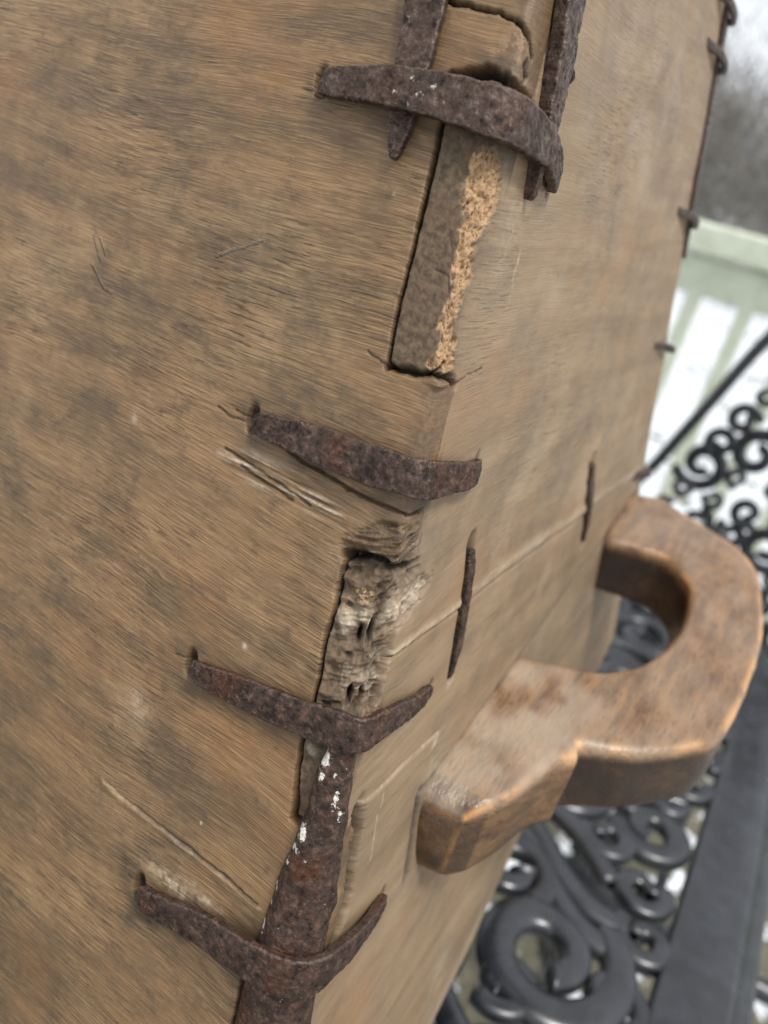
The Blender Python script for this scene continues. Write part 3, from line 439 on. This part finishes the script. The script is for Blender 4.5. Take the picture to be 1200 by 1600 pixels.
def handle():
    # stations: inner edge (against chest / hole), outer edge, in plan, mm
    IN = [(16, 31), (16, 58), (16, 90), (16, 114), (24, 118), (38, 125), (50.3, 132), (61.4, 146.7), (67.5, 165.2), (69.8, 189.8), (65.7, 217.4), (58, 229), (47.3, 235.2), (32, 233), (17.1, 230), (13, 240), (12, 262), (11, 290)]
    OU = [(39, 35), (47, 53), (52.5, 71), (58.6, 80.5), (57.2, 85.5), (67, 91.5), (77.5, 98.5), (92, 113.5), (101.5, 128.5), (104.8, 160), (104, 205), (99, 236), (91, 262), (79, 277.5), (62, 285), (47.2, 289.5), (36, 293), (30, 297)]
    n = 220; a = catmull(IN, n); b = catmull(OU, n); T = np.interp(np.linspace(0, 1, n), [0, .22, .30, 1], [38., 38., 33., 33.])[:, None]; m_ = 104; ca, sa = rrect(20, 18, 4.2, m_)
    mid = (a+b)/2; half = (b-a)/2; s = np.linspace(0, 1, n)
    endr = np.minimum(1, np.minimum(np.arange(n)/5., (n-1-np.arange(n))/5.)+.0)**.5; endr = .80+.20*endr
    XY = mid[:, None]+half[:, None]*(ca[None]*np.where(ca[None] > 0, 1, 1))[..., None]*endr[:, None, None]
    ztop = -122.2+.16*XY[..., 1]; zz = ztop-T/2+T/2*sa[None]*endr[:, None]*(1-.10*np.maximum(ca, 0)**4*np.clip(-sa, 0, 1))[None]
    w1 = .5*fbm(XY[..., 0]/16, XY[..., 1]/22+zz/20, 3, 3)
    # notch where the grip leaves the block
    V_ = np.stack([XY[..., 0], XY[..., 1], zz], -1); V_[..., 2] += w1*.8; V_[..., 0] += .5*w1
    V_ = np.concatenate([V_.reshape(-1, 3), [[mid[0, 0], mid[0, 1]-.6, -122.2+.16*mid[0, 1]-19]], [[mid[-1, 0], mid[-1, 1]+1, -122.2+.16*mid[-1, 1]-16.5]]])/1000+OFF
    # wear on the arrises, hand dirt and painted-in shade on the front, inner and lower faces
    CA = np.repeat(ca[None], n, 0); SA = np.repeat(sa[None], n, 0); arr = np.exp(-((CA-.93)/.09)**2-((SA-.93)/.10)**2); arr += .6*np.exp(-((CA+.93)/.08)**2-((SA-.93)/.1)**2)*((s > .3) & (s < .8))[:, None]
    arr += .22*np.exp(-((CA-.93)/.1)**2-((SA+.93)/.12)**2)
    wear = np.clip(arr*.95*np.clip(.55+1.1*fbm(s[:, None]*22+0*CA, CA*2+SA, 8, 3), 0, 1), 0, 1)
    grime_shade = np.clip(1.0*sstep(.85, .6, SA)*(CA > .8)*sstep(.235, .25, s)[:, None]*sstep(.52, .44, s)[:, None]+.95*(CA < -.6)*sstep(.8, .5, SA)+.6*(SA < -.8)+.55*(s < .02)[:, None]+.20*sstep(.75, .2, SA), 0, 1)
    dust = np.clip(.75*sstep(.6, 1., SA)*(sstep(.45, .15, s)[:, None]*.50+.26)*np.clip(.6+.6*fbm(XY[..., 0]/12, XY[..., 1]/12, 14, 3), 0, 1), 0, .8)
    at = np.stack([wear, grime_shade*(1-.6*wear), dust, 1+0*dust], -1).reshape(-1, 4); at = np.vstack([at, [[.1, .85, 0, 1], [.1, .5, 0, 1]]])
    me = quads_mesh('handle', V_, grid_quads(n, m_, True), None, at); bm = bmesh.new(); bm.from_mesh(me); bm.verts.ensure_lookup_table(); L = n*m_; cl = bm.verts.layers.float_color['msk']
    def cap(row, ctr, flip, y):
        ring0 = [bm.verts[row*m_+j] for j in range(m_)]; c0 = bm.verts[ctr].co.copy(); prev = ring0
        for k_, f_ in enumerate((.90, .72, .45)):
            cur = []
            for v0 in ring0: nv = bm.verts.new(c0.lerp(v0.co, f_)+Vector((0, y*(.0009*(k_+1)), 0))); nv[cl] = (.22 if k_ == 0 else .03, .80+.2*math.sin(nv.co.z*260), 0, 1); cur.append(nv)
            for j in range(m_):
                j2 = (j+1) % m_; q = (prev[j2], prev[j], cur[j], cur[j2]); bm.faces.new(q if not flip else q[::-1])
            prev = cur
        bm.verts.ensure_lookup_table(); cv = bm.verts[ctr]; cv.co.y += y*.0032
        for j in range(m_): j2 = (j+1) % m_; bm.faces.new((prev[j2], prev[j], cv) if not flip else (prev[j], prev[j2], cv))
    cap(0, L, False, -1); bm.verts.ensure_lookup_table(); cap(n-1, L+1, True, 1)
    bmesh.ops.recalc_face_normals(bm, faces=bm.faces); bm.to_mesh(me); bm.free()
    return tag(link('handle', me, M['handle'], chest), 'worn wooden loop handle with orange rubbed edges')
handle()

# ================================================================== the iron garden table
k = NM('black_cast_iron'); v = k.coord('Object'); b = k.noise(v, 60, 4)
M['black'] = k.out(k.mix(k.ramp(b, .35, .7), (.012, .013, .016), (.026, .028, .034)), k.ramp(k.noise(v, 14, 3), .3, .7, .20, .34), k.bump(b, .0006, .5), .7)
GROUND = -1.07
table = tag(empty('garden_table', (-.02, .27, GROUND)), 'black cast iron garden table with scrolled openwork top under the chest', 'table')
TO = Vector((-.02, .27, GROUND))
def tlink(name, me): o = link(name, me, M['black'], table); return o
def rounded_loop(cx, cy, hx, hy, e, n):
    t = np.linspace(0, 2*math.pi, n, endpoint=False); c_, s_ = np.cos(t), np.sin(t); return np.stack([cx+hx*np.sign(c_)*np.abs(c_)**e, cy+hy*np.sign(s_)*np.abs(s_)**e], -1)
XC, YC = -.235, .25; HX, HY = .440, .62
prof = [(.000, -.004), (.004, .000), (.042, .000), (.046, -.002), (.047, -.006), (.056, -.006), (.060, -.010), (.061, -.026), (.056, -.028), (.050, -.014), (.006, -.014), (.000, -.012)]
n = 260; base = rounded_loop(XC, YC, HX-.058, HY-.058, .36, n); full = rounded_loop(XC, YC, HX, HY, .36, n)
d = full-base; d /= np.linalg.norm(d, axis=1, keepdims=True)
Vr = np.stack([np.concatenate([base+d*o_, np.full((n, 1), TABLE_Z+z_)], 1) for o_, z_ in prof], 1)-np.array(TO)
q = np.array([(i*len(prof)+j, i*len(prof)+(j+1) % len(prof), ((i+1) % n)*len(prof)+(j+1) % len(prof), ((i+1) % n)*len(prof)+j) for i in range(n) for j in range(len(prof))])
tlink('rim', quads_mesh('rim', Vr.reshape(-1, 3), q))
def tube2d(name, P, w, t, taper=.6, blob=0.):
    """flattened casting following a plan curve P (n,2), width w, height t, centred on z=0"""
    P = np.asarray(P); n = len(P); T = np.gradient(P, axis=0); T /= np.linalg.norm(T, axis=1, keepdims=True)+1e-9; S = np.stack([-T[:, 1], T[:, 0]], -1)
    m_ = 14; a = np.linspace(0, 2*math.pi, m_, endpoint=False); ca, sa = np.sign(np.cos(a))*np.abs(np.cos(a))**.75, np.sign(np.sin(a))*np.abs(np.sin(a))**.75
    s = np.linspace(0, 1, n); f = taper+(1-taper)*np.sin(np.clip(s*1.15, 0, 1)*math.pi*.85+.35); f = np.clip(f, .3, 1.2)+blob*np.exp(-((s-1)/.045)**2); f[0] *= .3; f[-1] *= .3
    V_ = np.concatenate([P[:, None]+S[:, None]*(w/2*f[:, None]*ca)[..., None], (t/2*np.clip(f, .5, 1.4)[:, None]*sa)[..., None]], -1)
    return quads_mesh(name, V_.reshape(-1, 3), grid_quads(n, m_, True))
def spiral(R0, R1, turns, n=70):
    t = np.linspace(0, 1, n); r = R0+(R1-R0)*t**.85; a = -turns*2*math.pi*t; return np.stack([r*np.cos(a), r*np.sin(a)], -1)
sp_big = tube2d('scroll', spiral(.052, .013, 1.35), .026, .017, .75, .35); sp_mid = tube2d('scroll', spiral(.030, .009, 1.2), .020, .015, .75, .4); sp_sm = tube2d('scroll', spiral(.020, .007, 1.1, 50), .015, .013, .8, .4)
t = np.linspace(0, 1, 50); sbar = tube2d('bar', np.stack([t*.135-.0675, .010*np.sin(t*2*math.pi)], -1), .021, .015, .9); sbow = tube2d('bar', np.stack([t*.11-.055, .022*np.sin(t*math.pi)], -1), .019, .014, .9)
lng = tube2d('bar', np.stack([t*.40-.20, 0*t], -1), .011, .012, 1.)
def put(me, x, y, rot, flip=False):
    o = link('scroll' if me.name.startswith('scroll') else 'bar', me, M['black'], table, False); o.location = (x-TO.x, y-TO.y, TABLE_Z-.008-TO.z+random.uniform(-.0015, .0015)); o.rotation_euler = (math.pi if flip else 0, 0, rot); return o
for me in (sp_big, sp_mid, sp_sm, sbar, sbow, lng):
    me.materials.append(M['black']); me.polygons.foreach_set('use_smooth', np.ones(len(me.polygons), bool))
CW, CH = .172, .29
for ci in range(-3, 1):
    for cj in range(-2, 3):
        ox, oy = .145+ci*CW, .272+cj*CH; fx = 1 if ci % 2 == 0 else -1; cx = ox-CW/2
        X_ = lambda dx: cx+fx*dx
        def ok(x, y): return ((abs(x-XC)/(HX-.065))**5.5+(abs(y-YC)/(HY-.065))**5.5) < 1
        items = [(sbar, 0.0, .010, -.30*fx, 0), (sbar, .004, -.008, -.36*fx, 0), (sbow, -.01, .034, -.25*fx, 0), (sp_big, .024, -.064, 1.1, fx < 0), (sp_big, -.020, .092, 4.2, fx < 0), (sp_mid, -.056, -.050, .4, fx > 0), (sp_mid, .056, .094, 3.4, fx > 0),
                 (sp_sm, .070, -.066, 5.2, fx > 0), (sp_sm, -.066, .03, 2.0, fx < 0), (sp_mid, -.046, -.112, 2.4, fx < 0), (sbow, .02, -.128, 2.9*fx, 0), (sp_sm, .062, .030, .8, fx < 0), (sp_sm, .060, .140, 1.8, fx > 0), (sp_sm, -.07, .135, 4.8, fx > 0), (sp_sm, .066, -.118, .6, fx < 0), (sp_mid, -.02, -.020, 5.5, fx > 0), (sp_sm, .03, .06, 3.0, fx > 0), (sp_sm, -.075, -.085, 1., fx > 0), (sp_mid, .03, .135, 5.1, fx < 0), (sp_sm, .01, -.10, 4.0, fx > 0), (sp_sm, .075, -.01, 2.5, fx > 0)]
        for me, dx, dy, rt, fl in items:
            x, y = X_(dx), oy+dy
            if ok(x, y): put(me, x, y, rt if fx > 0 else math.pi-rt, bool(fl))
for sx in (-1, 1):
    for sy in (-1, 1):
        lx, ly = XC+sx*.33-TO.x, YC+sy*.48-TO.y; C = catmull([(lx, ly, .712), (lx+sx*.03, ly+sy*.03, .5), (lx-sx*.02, ly-sy*.02, .25), (lx+sx*.04, ly+sy*.05, .0)], 40); a = np.linspace(0, 2*math.pi, 12, endpoint=False)
        tlink('leg', quads_mesh('leg', np.stack([np.stack([c[0]+.017*np.cos(a), c[1]+.017*np.sin(a), np.full(12, c[2])], -1) for c in C]).reshape(-1, 3), grid_quads(40, 12, True)))

# ================================================================== the iron chair at the end of the table
CHY = 1.0; chair = tag(empty('garden_chair', (.17, CHY, GROUND)), 'black iron garden chair with arched scrollwork back behind the table end', 'chair')
def rod(name, pts, r, m_=12, n=None):
    P = np.array(pts, float); P = catmull(P, n) if n else P; T = np.gradient(P, axis=0); T /= np.linalg.norm(T, axis=1, keepdims=True); ref = np.array([0, 1., 0]) if abs(T[:, 1]).max() < .9 else np.array([1., 0, 0]); S = np.cross(T, ref); S /= np.linalg.norm(S, axis=1, keepdims=True); B = np.cross(S, T)
    a = np.linspace(0, 2*math.pi, m_, endpoint=False); V_ = P[:, None]+r*(S[:, None]*np.cos(a)[None, :, None]+B[:, None]*np.sin(a)[None, :, None])
    return link(name, quads_mesh(name, V_.reshape(-1, 3), grid_quads(len(P), m_, True)), M['black'], chair)
zg = -GROUND
arch = [(-.30, 0, zg-.62), (-.268, 0, zg-.36), (-.235, 0, zg-.257), (-.200, 0, zg-.148), (-.168, 0, zg-.05), (-.12, 0, zg+.05), (0, 0, zg+.10), (.12, 0, zg+.05), (.168, 0, zg-.05), (.200, 0, zg-.148), (.235, 0, zg-.257), (.268, 0, zg-.36), (.30, 0, zg-.62)]
rod('back_frame', arch, .0085, 12, 90)
def hw(z): return np.interp(z, [-.62, -.36, -.257, -.148, -.05, .05], [.30, .268, .235, .2, .168, .12])
for i, z in enumerate(np.arange(-.60, .02, .040)):
    w = hw(z)-.052; nn = max(2, int(2*w/.047))
    for j in range(nn+1):
        me = (sp_mid, sp_sm, sp_mid, sp_big, sp_sm)[(i*2+j*3) % 5]; o = link('scroll', me, M['black'], chair, False); o.location = (-w+2*w*j/nn, random.uniform(-.004, .004), zg+z); o.rotation_euler = (R(90)+math.pi*((i+j) % 2), 0, 0); o.rotation_euler.rotate_axis('Z', 1.7*i+2.3*j); o.scale = (.72, .72, .72)
rod('seat_frame', [(-.24, -.01, .45), (-.25, -.2, .45), (-.2, -.4, .45), (0, -.44, .45), (.2, -.4, .45), (.25, -.2, .45), (.24, -.01, .45)], .012, 12, 60)
for i in range(9): x = -.2+i*.05; rod('seat_bar', [(x, -.02, .45), (x, -.2, .447), (x, -.40, .45)], .007)
for x, y in ((-.29, 0), (.29, 0), (-.21, -.39), (.21, -.39)): rod('leg', [(x, y, .46), (x*1.02, y, .23), (x*1.1, y*1.05, 0)], .013, 12, 12)

# ================================================================== ground, railing, shrubs
k = NM('thawing_lawn'); v = k.coord('Object'); a = k.noise(v, 2.2, 5, .6); b = k.noise(v, 26, 5, .7); s_ = k.noise(v, 7.5, 5, .62)
c = k.mix(k.ramp(b, .35, .65), (.062, .058, .030), (.165, .145, .085)); c = k.mix(k.ramp(a, .4, .65), c, (.085, .090, .045)); sn = k.ramp(k.math('ADD', k.math('MULTIPLY', s_, .6), k.math('MULTIPLY', a, .4)), .40, .45)
c = k.mix(sn, c, (.64, .67, .69)); M['ground'] = k.out(c, .8, k.bump(k.math('ADD', b, sn), .02, .6), .3)
k = NM('damp_gravel'); v = k.coord('Object'); a = k.noise(v, 5, 5, .6); b = k.noise(v, 60, 5, .7); s_ = k.noise(v, 11, 4, .6)
c = k.mix(k.ramp(b, .35, .65), (.070, .064, .042), (.200, .180, .130)); c = k.mix(k.ramp(a, .4, .65), c, (.100, .100, .062)); sn = k.ramp(s_, .555, .575)
c = k.mix(sn, c, (.82, .85, .88)); M['gravel'] = k.out(c, .75, k.bump(k.math('ADD', b, sn), .012, .6), .4)
def gridplane(name, x0, x1, y0, y1, nx, ny, zf, mat, kind='structure'):
    X, Y = np.meshgrid(np.linspace(x0, x1, nx), np.linspace(y0, y1, ny)); me = quads_mesh(name, np.stack([X, Y, zf(X, Y)], -1).reshape(-1, 3), grid_quads(ny, nx)); return tag(link(name, me, mat), kind=kind)
gridplane('ground', -150, 150, -60, 240, 160, 160, lambda X, Y: GROUND+.02*fbm(X/3, Y/3, 4, 3)*sstep(2.5, 5, Y)-.0, M['ground'])
gridplane('gravel_patio', -4, 4, -3, 2.15, 60, 50, lambda X, Y: GROUND+.004+0*X, M['gravel'])
k = NM('pale_green_paint'); v = k.coord('Object'); a = k.noise(v, 22, 5, .65); M['paint'] = k.out(k.mix(k.ramp(a, .4, .7), (.66, .70, .57), (.55, .59, .45)), .5, k.bump(a, .002, .4), .4)
fr = tag(empty('porch_railing', (-.40, 2.25, GROUND)), 'pale green painted wooden railing with square balusters', 'railing'); fr.rotation_euler[2] = math.atan2(.02, 1)
link('top_rail', boxmesh('top_rail', -1.4, 2.4, -.055, .055, 1.045, 1.125, .01), M['paint'], fr, False); link('lower_board', boxmesh('lower_board', -1.4, 2.4, -.02, .02, .94, 1.04, .006), M['paint'], fr, False); link('bottom_rail', boxmesh('bottom_rail', -1.4, 2.4, -.025, .025, .10, .17, .006), M['paint'], fr, False)
bmh = boxmesh('baluster', -.02, .02, -.02, .02, .17, .945, .004); bmh.materials.append(M['paint'])
for i in range(26): o = link('baluster', bmh, None, fr, False); o.location.x = -1.35+i*.145
for x in (-1.4, 2.4): link('post', boxmesh('post', x-.05, x+.05, -.06, .06, .0, 1.2, .008), M['paint'], fr, False)

k = NM('bare_twigs'); v = k.coord('Object'); a = k.noise(v, 3, 4); M['twig'] = k.out(k.mix(k.ramp(a, .35, .65), (.12, .11, .095), (.20, .185, .16)), .8, None, .2)
M['bark'] = NM('bark').out((.09, .075, .06), .85, None, .2)
def shrub(name, loc, h, w, label, seed, dense=5200):
    r = np.random.default_rng(seed); e = tag(empty(name, loc), label, 'tree' if h > 3 else 'shrub', 'bare trees beyond the railing')
    C = catmull([(0, 0, 0), (.1, .05, h*.3), (-.05, .1, h*.6), (.05, 0, h*.9)], 20); a = np.linspace(0, 2*math.pi, 10, endpoint=False); rr = np.linspace(.13, .03, 20)*h/4
    link('trunk', quads_mesh('trunk', np.stack([np.stack([c[0]+q_*np.cos(a), c[1]+q_*np.sin(a), np.full(10, c[2])], -1) for c, q_ in zip(C, rr)]).reshape(-1, 3), grid_quads(20, 10, True)), M['bark'], e)
    n = dense; lob = r.normal(size=(14, 3))*[w*.32, w*.32, h*.2]+[0, 0, h*.58]; p0 = lob[r.integers(0, 14, n)]+r.normal(size=(n, 3))*[w*.17, w*.17, h*.13]; p0[:, 2] = np.abs(p0[:, 2])+.05
    d = r.normal(size=(n, 3)); d[:, 2] = np.abs(d[:, 2])+.4; d /= np.linalg.norm(d, axis=1, keepdims=True); L = r.uniform(.25, .7, (n, 1))*h/5; sd = np.cross(d, r.normal(size=(n, 3))); sd /= np.linalg.norm(sd, axis=1, keepdims=True); sd *= r.uniform(.006, .018, (n, 1))*h/4
    V_ = np.stack([p0-sd, p0+sd, p0+d*L+sd*.3, p0+d*L-sd*.3], 1).reshape(-1, 3); link('crown', quads_mesh('crown', V_, np.arange(4*n).reshape(-1, 4)), M['twig'], e, False)
for i, (x, y, h, w, lb) in enumerate(((-3.4, 15, 2.7, 3.4, 'low twiggy shrub with a dense round crown'), (-1.3, 14, 2.5, 3.2, 'low twiggy shrub beside the rounder one'), (-5.2, 21, 4.2, 4.6, 'tall bare tree with a loose grey crown'), (-2.2, 22, 3.9, 4.4, 'grey bare tree behind the low shrubs'), (.8, 19, 3.6, 4.4, 'broad bare tree at the end of the row'), (-8, 26, 5.5, 5.5, 'tallest bare tree set farthest back'))):
    shrub('bare_tree', (x, y, GROUND), h, w, lb, 40+i)
